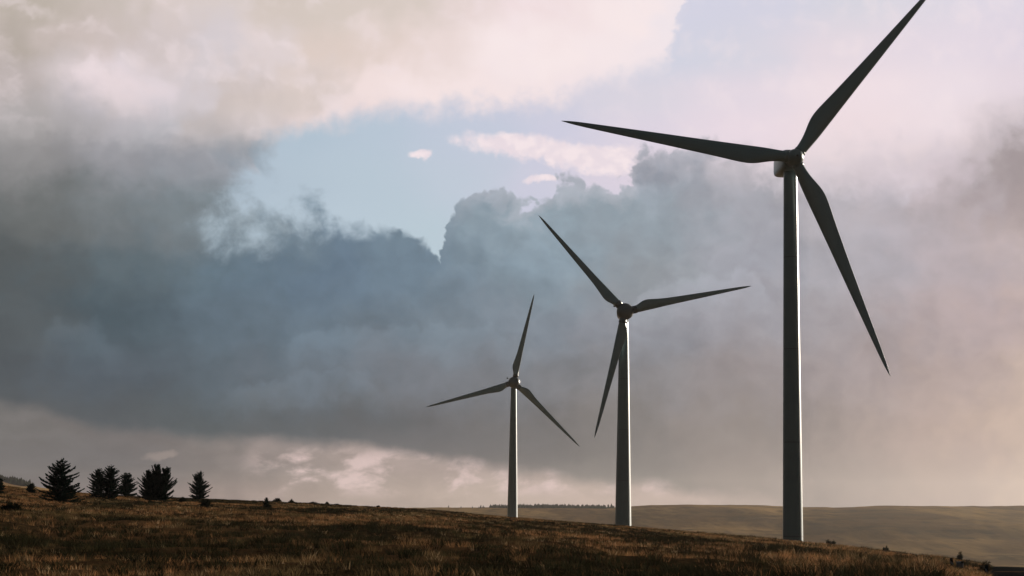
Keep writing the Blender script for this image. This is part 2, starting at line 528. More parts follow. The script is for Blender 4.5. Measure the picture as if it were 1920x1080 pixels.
# ------------------------------------------------------------------ materials
def paint_mat(name, base, dirt, rough=0.38, seams=False):
    m, out = new_mat(name)
    tc = G.n('ShaderNodeTexCoord')
    ob = G(tc.outputs['Object'])
    ox, oy, oz = sep(ob)
    n1, _ = noise(xyz(ox * 1.5, oy * 1.5, oz * 0.08), 1.0, 6.0, 0.6, dims='3D')
    n2, _ = noise(ob, 0.35, 4.0, 0.55, dims='3D')
    f = smooth(n1, 0.45, 0.75) * 0.55 + smooth(n2, 0.4, 0.7) * 0.3
    c = mix(f, base, dirt)
    if seams:      # the dark joint lines between rolled sections, the bolder ones between tower lengths
        fr = G.m('FRACT', (oz + 6.2) * (1.0 / 14.5))
        c = mix(smooth(G.m('ABSOLUTE', fr - 0.5), 0.006, 0.003) * 0.7, c, (0.04, 0.045, 0.045))
        fr2 = G.m('FRACT', oz * (1.0 / 2.9))
        c = mix(smooth(G.m('ABSOLUTE', fr2 - 0.5), 0.012, 0.005) * 0.16, c, (0.06, 0.065, 0.065))
    b = principled(c, 0.38, 1.0)
    b.inputs['Coat Weight'].default_value = 0.7
    b.inputs['Coat Roughness'].default_value = 0.32
    G.put(b.inputs['Roughness'], n2 * 0.12 + (rough - 0.08))
    m.node_tree.links.new(b.outputs[0], out.inputs[0])
    return m


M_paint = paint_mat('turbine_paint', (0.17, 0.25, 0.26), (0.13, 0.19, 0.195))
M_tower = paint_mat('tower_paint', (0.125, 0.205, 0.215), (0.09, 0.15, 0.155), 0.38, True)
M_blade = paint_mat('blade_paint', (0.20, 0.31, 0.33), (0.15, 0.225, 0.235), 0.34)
M_dark = paint_mat('dark_seal', (0.05, 0.055, 0.05), (0.03, 0.03, 0.03), 0.6)


def moor_mat():
    m, out = new_mat('moor_ground')
    g = G.n('ShaderNodeNewGeometry')
    px, py, pz = sep(G(g.outputs['Position']))
    v = xyz(px, py, 0.0)
    a, _ = noise(v, 0.035, 6.0, 0.6)
    b_, _ = noise(v, 0.9, 5.0, 0.65)
    c_, _ = noise(v, 5.0, 4.0, 0.6)
    col = mix(smooth(a, 0.42, 0.6), (0.035, 0.024, 0.013), (0.105, 0.058, 0.028))
    col = mix(smooth(b_, 0.45, 0.7) * 0.7, col, (0.11, 0.068, 0.03))
    col = mix(smooth(c_, 0.5, 0.3) * 0.6, col, (0.012, 0.011, 0.007))
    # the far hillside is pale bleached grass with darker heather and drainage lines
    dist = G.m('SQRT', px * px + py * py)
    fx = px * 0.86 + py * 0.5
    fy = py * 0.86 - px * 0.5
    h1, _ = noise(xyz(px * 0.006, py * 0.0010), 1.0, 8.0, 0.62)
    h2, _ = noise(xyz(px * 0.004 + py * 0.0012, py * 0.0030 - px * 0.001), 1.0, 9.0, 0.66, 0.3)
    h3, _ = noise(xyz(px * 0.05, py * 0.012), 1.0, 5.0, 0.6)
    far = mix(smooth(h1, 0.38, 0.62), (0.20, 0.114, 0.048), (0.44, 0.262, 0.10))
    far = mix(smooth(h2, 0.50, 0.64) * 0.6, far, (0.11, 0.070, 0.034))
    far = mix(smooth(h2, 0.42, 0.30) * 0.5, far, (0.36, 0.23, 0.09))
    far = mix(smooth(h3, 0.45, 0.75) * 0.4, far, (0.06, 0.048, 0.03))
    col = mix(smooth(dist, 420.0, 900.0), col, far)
    bn = bump(b_ * 0.6 + c_ * 0.4, 0.25)
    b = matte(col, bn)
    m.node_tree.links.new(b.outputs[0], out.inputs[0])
    return m


M_moor = moor_mat()


def tint_mat(name, trans=0.45, rough=0.8, gain=1.0):
    m, out = new_mat(name)
    at = G.n('ShaderNodeAttribute')
    at.attribute_name = 'tint'
    c = G(at.outputs['Color'])
    if gain != 1.0:
        c = mix(1.0, c, (gain, gain, gain), 'MULTIPLY')
    b = matte(c)
    t = G.n('ShaderNodeBsdfTranslucent')
    G.put(t.inputs[0], c)
    mx = G.n('ShaderNodeMixShader')
    mx.inputs[0].default_value = trans
    m.node_tree.links.new(b.outputs[0], mx.inputs[1])
    m.node_tree.links.new(t.outputs[0], mx.inputs[2])
    m.node_tree.links.new(mx.outputs[0], out.inputs[0])
    return m


M_grass = tint_mat('moor_grass', 0.45)
M_heather = tint_mat('heather_sprigs', 0.15)
M_needle = tint_mat('spruce_needles', 0.12)


def simple(name, a, b2, scale, rough=0.85, spec=0.0):
    m, out = new_mat(name)
    tc = G.n('ShaderNodeTexCoord')
    n1, _ = noise(G(tc.outputs['Object']), scale, 5.0, 0.6, dims='3D')
    c = mix(smooth(n1, 0.35, 0.65), a, b2)
    b = principled(c, rough, spec, bump(n1, 0.02)) if spec > 0 else matte(c, bump(n1, 0.02))
    m.node_tree.links.new(b.outputs[0], out.inputs[0])
    return m


M_bark = simple('spruce_bark', (0.035, 0.026, 0.02), (0.07, 0.055, 0.045), 6.0)
M_wood_far = simple('distant_conifers', (0.018, 0.026, 0.016), (0.035, 0.045, 0.026), 0.08, 0.95, 0.05)
M_road = simple('road_asphalt', (0.007, 0.008, 0.009), (0.014, 0.014, 0.015), 2.0, 0.85)
M_post = simple('post_plastic', (0.02, 0.02, 0.022), (0.035, 0.035, 0.036), 8.0, 0.5)
M_reflector = simple('reflector_strip', (0.16, 0.17, 0.21), (0.22, 0.22, 0.26), 12.0, 0.35, 0.5)
M_wool = simple('sheep_wool', (0.16, 0.19, 0.22), (0.24, 0.26, 0.28), 12.0, 0.95)
M_face = simple('sheep_face', (0.012, 0.012, 0.012), (0.025, 0.022, 0.02), 12.0, 0.8)

# ------------------------------------------------------------------ terrain
DC = 260.0      # distance of the near crest
crest_px = [(-500, 880), (-200, 898), (0, 908), (60, 917), (150, 923), (260, 930), (400, 935), (520, 940), (640, 946), (800, 954), (960, 969), (1170, 985),
            (1330, 999), (1487, 1014), (1600, 1026), (1700, 1038), (1780, 1046), (1830, 1055), (1858, 1062), (1920, 1063), (2100, 1072), (2500, 1090)]
hill_px = [(-500, 870), (-200, 884), (0, 901), (25, 908), (60, 912), (90, 916), (130, 925), (200, 940), (400, 956), (640, 953), (800, 952), (860, 952.5), (960, 951),
           (1060, 951.5), (1130, 952.5), (1170, 951), (1190, 949), (1250, 946.5), (1290, 946), (1440, 947.5), (1500, 950.5), (1560, 952.5), (1600, 951), (1640, 948.5),
           (1760, 948), (1920, 948), (2100, 946), (2500, 940)]
_ca = np.array([az_el(*p) for p in crest_px])
_ha = np.array([az_el(*p) for p in hill_px])


def vnoise(x, y, seed=0):
    """smooth value noise, vectorised"""
    xi = np.floor(x).astype(np.int64); yi = np.floor(y).astype(np.int64)
    xf = x - xi; yf = y - yi
    xf = xf * xf * (3 - 2 * xf); yf = yf * yf * (3 - 2 * yf)

    def h(a, b):
        n = (a * 374761393 + b * 668265263 + seed * 974634777) & 0x7fffffff
        n = ((n ^ (n >> 13)) * 1274126177) & 0x7fffffff
        return ((n ^ (n >> 16)) & 0xffff) / 65535.0
    return (h(xi, yi) * (1 - xf) + h(xi + 1, yi) * xf) * (1 - yf) + (h(xi, yi + 1) * (1 - xf) + h(xi + 1, yi + 1) * xf) * yf


def fbm(x, y, seed=0, octs=4):
    s = 0; a = 0.5; t = 0
    for k in range(octs):
        s = s + a * vnoise(x * 2 ** k, y * 2 ** k, seed + k * 17)
        t += a; a *= 0.5
    return s / t


def ground_z(x, y):
    x = np.asarray(x, float); y = np.asarray(y, float)
    d = np.hypot(x, y)
    a = np.arctan2(x, y)
    tc = np.tan(np.interp(a, _ca[:, 0], _ca[:, 1])) # slope of the line of sight to the crest
    th = np.tan(np.interp(a, _ha[:, 0], _ha[:, 1]))
    th = th + (fbm(a * 60, a * 0 + 3.3, 40, 5) - 0.5) * 0.0013
    zc = tc * DC
    # soft crest: shift the fall-off slightly
    near = -1.7 + (zc - 0.0 + 1.7) * np.clip((d - 45) / (DC - 45), 0, 1)
    beyond = tc * d - 0.011 * (d - DC)
    b850 = tc * 850 - 0.011 * (850 - DC)
    zv = -46.0
    t = np.clip((d - 850) / 650, 0, 1); t = t * t * (3 - 2 * t)
    mid = b850 + (zv - b850) * t
    zh = th * 3200
    u = np.clip((d - 1500) / 1700, 0, 1)
    hill = zv + (zh - zv) * (0.65 * u + 0.35 * u * u * (3 - 2 * u))
    far = zh - (d - 3200) * 0.03
    z = np.where(d < DC, near, np.where(d < 850, beyond, np.where(d < 1500, mid, np.where(d < 3200, hill, far))))
    # round the corner of the crest
    k = 14.0
    w = np.exp(-((d - DC) / 30) ** 2)
    z = z - w * 0.10
    z = z + ((fbm(x / 16, y / 11, 3) - 0.5) * 0.85 + (fbm(x / 4.0, y / 3.5, 13, 3) - 0.5) * 0.46) * np.clip(d / 60, 0, 1) * np.clip((900 - d) / 500, 0, 1) * np.where(d < 300, np.clip(1.2 - d / 260, 0.25, 1), 0.35)
    z = z + (fbm(x / 240, y / 340, 9) - 0.5) * 26.0 * np.clip((d - 1250) / 700, 0, 1) * np.clip((3100 - d) / 600, 0, 1)
    return z + EYE


def gz(x, y):
    return float(ground_z(np.array([x]), np.array([y]))[0])


def hit_ground(px, py, dmin=30.0, dmax=320.0):
    """world point where the line of sight through this photo position meets the near slope"""
    r = ray(px, py)
    h = math.hypot(r.x, r.y)
    ds = np.arange(dmin, dmax, 0.25)
    xs, ys, zs = r.x / h * ds, r.y / h * ds, EYE + r.z / h * ds
    g = ground_z(xs, ys)
    k = np.nonzero(zs <= g)[0]
    if len(k) == 0:
        # passes over the crest: take the nearest approach
        i = int(np.argmin(zs - g))
    else:
        i = int(k[0])
    return Vector((xs[i], ys[i], g[i]))


def build_ground():
    angs = np.concatenate([np.linspace(-math.pi, -0.42, 120, endpoint=False), np.linspace(-0.42, 0.42, 620, endpoint=False),
                           np.linspace(0.42, math.pi, 120, endpoint=False)])
    rad = np.concatenate([np.array([0.5, 4, 10, 20, 30]), np.arange(36, 330, 1.5), np.geomspace(330, 1300, 70), np.linspace(1310, 3150, 110),
                          np.linspace(3160, 3300, 12), np.geomspace(3400, 7000, 12)])
    A, D_ = np.meshgrid(angs, rad)
    Xg, Yg = D_ * np.sin(A), D_ * np.cos(A)
    Zg = ground_z(Xg, Yg)
    nA, nR = len(angs), len(rad)
    V = np.stack([Xg.ravel(), Yg.ravel(), Zg.ravel()], 1)
    i = np.arange(nA); j = np.arange(nR - 1)
    I, J = np.meshgrid(i, j)
    I2 = (I + 1) % nA
    q = np.stack([J * nA + I, J * nA + I2, (J + 1) * nA + I2, (J + 1) * nA + I], -1).reshape(-1, 4)[:, ::-1]
    loops = np.concatenate([q.ravel(), np.arange(nA)[::-1]])
    starts = np.concatenate([np.arange(len(q)) * 4, [len(q) * 4]])
    totals = np.concatenate([np.full(len(q), 4), [nA]])
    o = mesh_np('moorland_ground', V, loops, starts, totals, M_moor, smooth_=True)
    tag(o, kind='structure')
    return o


build_ground()

# road at the far right, running off behind the grass bank
def build_road():
    pts = []
    for i, px in enumerate(np.linspace(1852, 2300, 40)):
        a, _ = az_el(px, 1070)
        pts.append(a)
    V, Fc = [], []
    for a in pts:
        for d in np.linspace(70, 263, 60):
            x, y = d * math.sin(a), d * math.cos(a)
            V.append((x, y, gz(x, y) + 0.06))
    n = 60
    for i in range(len(pts) - 1):
        for j in range(n - 1):
            Fc.append((i * n + j, (i + 1) * n + j, (i + 1) * n + j + 1, i * n + j + 1)[::-1])
    o = mesh_obj('road', V, Fc, M_road, smooth_=True)
    tag(o, kind='structure')


build_road()


# ------------------------------------------------------------------ wind turbines
def blade_mesh(name, prof, twist0=14.0):
    """prof: (r, chord, thickness ratio, share of the chord ahead of the axis). Blade along +Z, trailing edge to -X... rotor faces -Y"""
    seg = 28
    rs = [p[0] for p in prof]
    R_ = np.linspace(rs[0], rs[-1], 90)
    ch = np.interp(R_, rs, [p[1] for p in prof])
    tr = np.interp(R_, rs, [p[2] for p in prof])
    le = np.interp(R_, rs, [p[3] for p in prof])
    # smooth the chord
    for _ in range(14):
        ch[1:-1] = (ch[:-2] + 2 * ch[1:-1] + ch[2:]) / 4
        le[1:-1] = (le[:-2] + 2 * le[1:-1] + le[2:]) / 4
    V, Fc = [], []
    L_ = rs[-1]
    for k, r in enumerate(R_):
        t = np.clip(1 - (r - rs[0]) / (L_ - rs[0]), 0, 1)
        tw = R(twist0) * t ** 2.2
        for i in range(seg):
            a = 2 * math.pi * i / seg
            u = math.cos(a) * 0.5                       # along the chord, +0.5 leading
            rnd = np.clip((tr[k] - 0.25) / 0.75, 0, 1)  # 1 = circular root
            shape = math.sin(a) * 0.5
            foil = shape * (0.35 + 0.65 * ((u + 0.5) ** 0.8)) * 1.15
            v = (rnd * shape + (1 - rnd) * foil) * tr[k]
            x = (u + 0.5 - (1 - le[k])) * ch[k]
            y = v * ch[k]
            xx = x * math.cos(tw) - y * math.sin(tw)
            yy = x * math.sin(tw) + y * math.cos(tw)
            # slight flap curve away from the tower (towards -Y)
            V.append((xx, yy - 0.35 * (r / L_) ** 2, r))
    n = len(R_)
    for k in range(n - 1):
        for i in range(seg):
            a, b = k * seg + i, k * seg + (i + 1) % seg
            Fc.append((a, b, b + seg, a + seg))
    Fc.append(tuple(range(seg))[::-1])
    Fc.append(tuple(range((n - 1) * seg, n * seg)))
    me = bpy.data.meshes.new(name)
    me.from_pydata(V, [], Fc)
    me.polygons.foreach_set('use_smooth', [True] * len(me.polygons))
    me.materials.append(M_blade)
    return me


PROF_SLIM = [(1.1, 1.66, 1.0, 0.5), (1.8, 1.66, 1.0, 0.5), (3.2, 1.85, 0.80, 0.46), (4.6, 2.40, 0.55, 0.38), (6.0, 2.95, 0.38, 0.31), (7.0, 3.05, 0.33, 0.29),
             (9.0, 2.88, 0.29, 0.29), (12, 2.52, 0.26, 0.30), (16, 2.16, 0.24, 0.31), (20, 1.82, 0.22, 0.33), (25, 1.42, 0.20, 0.35),
             (30, 1.02, 0.19, 0.38), (33.5, 0.72, 0.18, 0.42), (35.8, 0.46, 0.18, 0.48), (36.7, 0.26, 0.18, 0.5), (37.0, 0.06, 0.2, 0.5)]
PROF_STOUT = [(2.1, 1.85, 1.0, 0.5), (3.7, 1.85, 0.95, 0.5), (4.3, 2.5, 0.62, 0.37), (5.0, 3.05, 0.44, 0.30), (5.8, 3.25, 0.36, 0.28), (7.2, 3.1, 0.31, 0.29),
              (9.5, 2.6, 0.28, 0.31), (12, 2.2, 0.26, 0.32), (16, 1.9, 0.24, 0.33), (20, 1.65, 0.22, 0.34), (25, 1.32, 0.20, 0.36),
              (30, 0.98, 0.19, 0.38), (33.5, 0.74, 0.18, 0.42), (35.8, 0.50, 0.18, 0.48), (36.7, 0.3, 0.18, 0.5), (37.0, 0.08, 0.2, 0.5)]
ME_SLIM = blade_mesh('slim_blade', PROF_SLIM)
ME_STOUT = blade_mesh('stout_blade', PROF_STOUT, 18.0)


def superbox(w0, h0, y0, y1, stations, seg=40, power=4.0):
    """nacelle: rounded-rectangular sections along Y. stations: (t, sx, sz, dz)"""
    V, Fc = [], []
    for t, sx, sz, dz_ in stations:
        y = y0 + (y1 - y0) * t
        for i in range(seg):
            a = 2 * math.pi * i / seg
            c, s = math.cos(a), math.sin(a)
            x = math.copysign(abs(c) ** (2 / power), c) * w0 * sx
            z = math.copysign(abs(s) ** (2 / power), s) * h0 * sz + dz_
            V.append((x, y, z))
    n = len(stations)
    for k in range(n - 1):
        for i in range(seg):
            a, b = k * seg + i, k * seg + (i + 1) % seg
            Fc.append((a, a + seg, b + seg, b))
    Fc.append(tuple(range(seg)))
    Fc.append(tuple(range((n - 1) * seg, n * seg))[::-1])
    return V, Fc


def turbine(hub_px, rad_px, angles, kind, r_top, r_bot, label, yaw, overhang=3.4):
    depth = 37.0 * F / rad_px
    hub = at_depth(hub_px[0], hub_px[1], depth)
    # rotor axis points towards -Y turned by yaw (positive = towards +X)
    ax = Vector((math.sin(yaw), -math.cos(yaw), 0))
    base = hub - ax * overhang
    zb = gz(base.x, base.y)
    H = hub.z - zb
    root = empty('wind_turbine', (base.x, base.y, zb), yaw)
    tag(root, label, 'wind turbine', 'wind turbines standing along the moorland ridge')
    top = H - (1.55 if kind == 'slim' else 2.0)
    prof = []
    for k in range(61):
        t = k / 60
        r = r_bot + (r_top - r_bot) * t
        prof.append((r, -1.5 + (top + 1.5) * t))
    prof = sorted(prof, key=lambda p: p[1])
    V, Fc = lathe(prof, 64)
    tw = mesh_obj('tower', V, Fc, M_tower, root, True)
    # nacelle
    if kind == 'slim':
        st = [(0, .80, .80, 0), (0.04, .9, .9, 0), (0.12, 1, 1, 0), (0.55, 1, 1, 0), (0.8, .98, .97, 0.02), (0.93, .90, .86, 0.10), (0.98, .78, .72, 0.16), (1.0, .6, .5, 0.2)]
        V, Fc = superbox(1.62, 1.72, -2.1, 6.9, st, 44, 5.0)
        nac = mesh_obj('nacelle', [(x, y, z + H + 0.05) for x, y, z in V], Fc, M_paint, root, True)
        nrm = 1.55
    else:
        V, Fc = superbox(1.9, 1.95, -1.6, 6.5, [(0, .9, .9, 0), (0.05, .98, .98, 0), (0.2, 1, 1, 0), (0.5, .98, .98, 0), (0.75, .86, .86, .05), (0.92, .58, .58, .1), (1, .22, .22, .15)], 40, 2.4)
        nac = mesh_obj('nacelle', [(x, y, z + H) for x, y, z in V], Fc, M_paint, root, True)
        nrm = 1.85
    # wind sensor mast on the nacelle
    mast = bmesh.new()
    def cyl(bm, p0, p1, r, seg=10):
        p0, p1 = Vector(p0), Vector(p1)
        q = (p1 - p0).to_track_quat('Z', 'Y').to_matrix().to_4x4()
        bmesh.ops.create_cone(bm, cap_ends=True, segments=seg, radius1=r, radius2=r, depth=(p1 - p0).length, matrix=Matrix.Translation((p0 + p1) / 2) @ q)
    sx0 = -1.5 if kind == 'stout' else 0.4
    zt = H + nrm * 0.85
    sy = 1.6 if kind == 'stout' else 5.0
    if kind == 'stout':
        cyl(mast, (sx0 + 0.6, sy, zt - 0.6), (sx0 - 0.2, sy, zt + 0.35), 0.07)
        cyl(mast, (sx0 - 1.15, sy, zt + 0.3), (sx0 + 0.2, sy, zt + 0.3), 0.06)
        bmesh.ops.create_uvsphere(mast, u_segments=12, v_segments=8, radius=0.34, matrix=Matrix.Translation((sx0 - 1.1, sy, zt + 0.5)))
    else:
        cyl(mast, (sx0, sy, zt), (sx0, sy, zt + 1.1), 0.05)
        cyl(mast, (sx0 - 0.4, sy, zt + 1.0), (sx0 + 0.4, sy, zt + 1.0), 0.04)
    me = bpy.data.meshes.new('wind_sensor')
    mast.to_mesh(me); mast.free()
    me.materials.append(M_paint)
    ws = bpy.data.objects.new('wind_sensor', me); COL.objects.link(ws); ws.parent = nac
    # hub
    hub_l = Vector((0, -overhang, H))
    if kind == 'slim':
        prof = [(1.32, 1.15), (1.36, 0.9), (1.36, -0.2), (1.33, -0.6), (1.2, -1.1), (0.98, -1.5), (0.66, -1.82), (0.3, -2.0), (0.05, -2.05)]
        rh = 1.34
    else:
        prof = [(1.6, 1.7)] + [(2.42 * math.cos(R(a)), -2.3 * math.sin(R(a))) for a in range(-40, 90, 8)] + [(0.04, -2.3)]
        rh = 2.35
    V, Fc = lathe(prof, 48, 'Y')
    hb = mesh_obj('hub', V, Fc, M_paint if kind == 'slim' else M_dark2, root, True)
    hb.location = hub_l
    if kind == 'slim':
        nv, nf = lathe([(0.16, 0.0), (0.16, -0.09), (0.02, -0.1)], 20, 'Y')
        nc = mesh_obj('nose_cap', nv, nf, M_dark, hb, True)
        nc.location = (0.0, -2.03, 0.0)
    prev = None
    for ang in angles:
        # image angle (counter-clockwise from right) -> rotation in the rotor plane (seen from -Y, +X is right, +Z up)
        th = R(ang) + ROLL
        rotm = Matrix.Rotation(math.pi / 2 - th, 4, 'Y')
        if prev is None:
            prev = ME_SLIM if kind == 'slim' else ME_STOUT
        bl = bpy.data.objects.new('blade', prev)
        COL.objects.link(bl)
        bl.parent = root
        bl.matrix_local = Matrix.Translation(hub_l) @ rotm
        if kind == 'slim':
            cv, cf = lathe([(0.93, 1.02), (0.93, 1.5), (0.88, 1.56), (0.80, 1.58)], 36)
        else:
            cv, cf = lathe([(1.12, 2.0), (1.12, 3.3), (1.04, 3.45), (0.93, 3.5)], 36)
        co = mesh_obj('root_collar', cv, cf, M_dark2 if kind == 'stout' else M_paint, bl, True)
    return root, H


M_dark2 = paint_mat('dark_hub_paint', (0.045, 0.065, 0.068), (0.03, 0.042, 0.045), 0.45)

info = []
info.append(turbine((1490, 296), 443.5, (171.6, 50.6, -67.4), 'slim', 1.07, 1.58, 'largest and nearest wind turbine at the right, one blade tip above the picture', R(3)))
info.append(turbine((1172, 584), 243.5, (131.8, 11.6, -104.0), 'stout', 1.28, 2.38, 'middle wind turbine, its lower blade hanging in front of its own tower', R(2)))
info.append(turbine((964, 717), 171.0, (77.2, 195.8, -44.4), 'stout', 1.15, 2.22, 'smallest and farthest wind turbine, one blade pointing almost straight up', R(2)))
for r_, h_ in info:
    print('TURBINE', r_.location, 'H', h_)


# ------------------------------------------------------------------ spruces
def spruce(px, py_base, py_top, width_px, label, seed, lean=0.0, forks=1, sparse=0.0, name='spruce_tree', group='young spruces on the moor', base_clear=0.02, cat='tree', upsweep=0.35, shape=0.8):
    rnd = random.Random(seed)
    p = hit_ground(px, py_base)
    d = (p - Vector((0, 0, EYE))).length
    H = (py_base - py_top) * d / F
    W = width_px * d / F * 1.12
    root = empty(name, p, rnd.uniform(0, 6))
    root.rotation_euler = (0, 0, 0)
    tag(root, label, cat, group)
    tv, tf = [], []
    V, Fc, C = [], [], []

    def tube(p0, p1, r0, r1, n=6):
        b = len(tv)
        dr = (p1 - p0).normalized()
        a = dr.orthogonal().normalized(); c = dr.cross(a)
        for q, r in ((p0, r0), (p1, r1)):
            for i in range(n):
                t = 2 * math.pi * i / n
                tv.append(tuple(q + (a * math.cos(t) + c * math.sin(t)) * r))
        for i in range(n):
            tf.append((b + i, b + (i + 1) % n, b + n + (i + 1) % n, b + n + i))

    def leaf(q, dr, ln, wd, col):
        up = Vector((rnd.gauss(0, 1), rnd.gauss(0, 1), rnd.gauss(0, 1)))
        s = dr.cross(up)
        if s.length < 1e-4: return
        s.normalize()
        b = len(V)
        V.extend([tuple(q), tuple(q + dr * ln * 0.5 + s * wd), tuple(q + dr * ln), tuple(q + dr * ln * 0.5 - s * wd)])
        Fc.append((b, b + 1, b + 2, b + 3))
        C.extend([col] * 4)

    stems = []
    if forks == 1:
        stems.append((Vector((0, 0, 0)), Vector((lean, 0, 1)), H, W))
    else:
        for k in range(forks):
            ox = (k - (forks - 1) / 2) * W * 0.26
            stems.append((Vector((ox * 0.4, rnd.uniform(-.1, .1), 0)), Vector((ox * 0.55 / H, rnd.uniform(-.05, .05), 1)), H * (0.86 + 0.14 * (k == forks // 2) + rnd.uniform(-0.03, 0.02)), W * 0.72))
    for o0, dr0, h, w in stems:
        pts = []
        for k in range(9):
            t = k / 8
            pts.append(o0 + dr0 * h * t + Vector((rnd.uniform(-1, 1), rnd.uniform(-1, 1), 0)) * 0.012 * h * (k > 0) * (1 - t))
        r0 = 0.022 * h + 0.01
        for k in range(8):
            tube(pts[k], pts[k + 1], r0 * (1 - k / 8.3), r0 * (1 - (k + 1) / 8.3))
        z = base_clear * h
        while z < h * 0.93:
            t = z / h
            nb = rnd.randint(5, 8)
            a0 = rnd.uniform(0, 6.28)
            wh = rnd.uniform(0.78, 1.14)
            wl, wa_ = rnd.uniform(0.05, 0.38), rnd.uniform(0, 6.28)
            prof = (1 - t) ** shape * (0.55 + 0.45 * min(1, (t + 0.05) / 0.22))
            for i in range(nb):
                if rnd.random() < sparse: continue
                a = a0 + 2 * math.pi * i / nb + rnd.uniform(-.3, .3)
                ln = w * 0.5 * prof * rnd.choice((0.62, 0.8, 0.95, 1.06, 1.15)) * rnd.uniform(0.86, 1.1) * wh * (1 + wl * math.cos(a - wa_)) + 0.02 * w
                k = t * 8; ki = min(int(k), 7)
                st = pts[ki].lerp(pts[ki + 1], k - ki)
                elv = upsweep * (0.35 + 1.1 * t) + rnd.uniform(-.14, .16)
                dr = Vector((math.cos(a) * math.cos(elv), math.sin(a) * math.cos(elv), math.sin(elv)))
                q = st.copy()
                n = max(4, int(ln / (0.055 * h / 2.4)))
                n = min(n, 22)
                step = ln / n
                seg0 = q.copy()
                for m_ in range(n):
                    f = m_ / n
                    dd = (dr + Vector((0, 0, 0.5 * f * f - 0.10))).normalized()   # tips turn up
                    q2 = q + dd * step
                    fat = (1.0 - 0.55 * f) * 0.20 * min(ln, 1.2) + 0.045 * min(1.0, H / 3.0)
                    col0 = rnd.uniform(0.7, 1.25)
                    for s_ in range(9):
                        sd_ = dd.cross(Vector((0, 0, 1))).normalized() * rnd.uniform(-1, 1) + Vector((0, 0, rnd.uniform(-0.35, 0.45)))
                        ld = (dd * 0.9 + sd_ * 1.0).normalized()
                        g_ = col0 * rnd.uniform(0.75, 1.3)
                        leaf(q + (q2 - q) * rnd.random(), ld, fat * rnd.uniform(0.7, 1.3), (0.024 + 0.020 * rnd.random()) * min(1.0, H / 3.0), (0.014 * g_, 0.034 * g_, 0.025 * g_, 1))
                    q = q2
                tube(seg0, q, 0.012 + 0.006 * ln, 0.004, 4)
            z += h * rnd.uniform(0.024, 0.042) * (1 + 0.3 * t)
        # leading shoot
        for s_ in range(26):
            f = rnd.random()
            q = pts[7].lerp(pts[8], f)
            leaf(q, Vector((rnd.uniform(-.7, .7), rnd.uniform(-.7, .7), 0.9)).normalized(), 0.05 + 0.16 * (1 - f), 0.014, (0.018, 0.036, 0.024, 1))
    tr = mesh_obj('trunk', tv, tf, M_bark, root, True)
    V = np.array(V); nq = len(Fc)
    mesh_np('crown', V, np.array(Fc).ravel(), np.arange(nq) * 4, np.full(nq, 4), M_needle, root, np.array(C))
    return root


spruce(112, 943, 862, 80, 'largest spruce, broad and dark, leftmost of the full-grown spruces', 11, shape=0.75)
spruce(184, 934, 879, 44, 'slim pointed spruce touching the left side of the tallest spruce in the trio', 12, shape=0.7)
spruce(206, 936, 873, 46, 'tallest spruce in the middle of the tight trio', 13, shape=0.62)
spruce(236, 931, 887, 36, 'short rounded spruce at the right end of the tight trio', 14, shape=0.5)
spruce(293, 940, 877, 66, 'bushy many-topped spruce with upswept limbs, between the trio and the lone slim spruce', 15, forks=3, upsweep=0.8, shape=0.5)
spruce(373, 937, 886, 42, 'slim open spruce standing alone, rightmost of the larger spruces', 16, sparse=0.12, upsweep=0.6, shape=0.6)
spruce(58, 925, 908, 18, 'tiny spruce sapling just left of the largest spruce', 17, group='spruce saplings on the moor', shape=0.4)
spruce(499, 952, 934, 15, 'tiny spruce sapling on its own, right of all the larger spruces', 18, group='spruce saplings on the moor', upsweep=0.7, shape=0.6)
spruce(-3, 927, 896, 26, 'dark spruce cut off by the left edge of the picture', 19, shape=0.6)


def bush(px, py_base, w_px, h_px, label, seed, group='low dark bushes on the moor', col=(0.016, 0.020, 0.010), cat='bush', name='bush', dens=1.0, warm=0.0):
    rnd = random.Random(seed)
    p = hit_ground(px, py_base)
    d = (p - Vector((0, 0, EYE))).length
    W, Hh = w_px * d / F, h_px * d / F
    root = empty(name, p)
    tag(root, label, cat, group)
    V, Fc, C = [], [], []
    tv, tf = [], []
    for k in range(int(20 + 8 * dens)):
        a = rnd.uniform(0, 6.28); rr = rnd.random() ** 0.6
        tip = Vector((math.cos(a) * W / 2 * rr, math.sin(a) * W / 2 * rr, Hh * (1 - 0.85 * rr * rr) * rnd.uniform(0.5, 1.12)))
        b = len(tv)
        for q, r in ((Vector((tip.x * 0.15, tip.y * 0.15, 0)), 0.014), (tip, 0.004)):
            for i in range(4):
                t = math.pi / 2 * i
                tv.append((q.x + r * math.cos(t), q.y + r * math.sin(t), q.z))
        for i in range(4):
            tf.append((b + i, b + (i + 1) % 4, b + 4 + (i + 1) % 4, b + 4 + i))
        for s_ in range(int(90 * dens)):
            f = rnd.uniform(0.12, 1)
            q = Vector((tip.x * (0.15 + 0.85 * f), tip.y * (0.15 + 0.85 * f), tip.z * f))
            dr = Vector((rnd.gauss(0, 1), rnd.gauss(0, 1), rnd.gauss(0.5, 0.9))).normalized()
            ln = rnd.uniform(0.06, 0.16) * (0.6 + Hh)
            sdv = dr.orthogonal().normalized() * rnd.uniform(0.010, 0.024)
            b = len(V)
            V.extend([tuple(q), tuple(q + dr * ln * .5 + sdv), tuple(q + dr * ln), tuple(q + dr * ln * .5 - sdv)])
            Fc.append((b, b + 1, b + 2, b + 3))
            g_ = rnd.uniform(0.6, 1.5)
            c = (col[0] * g_, col[1] * g_, col[2] * g_, 1)
            C.extend([c] * 4)
    mesh_obj('stem', tv, tf, M_bark, root)
    nq = len(Fc)
    mesh_np('foliage', np.array(V), np.array(Fc).ravel(), np.arange(nq) * 4, np.full(nq, 4), M_needle, root, np.array(C))


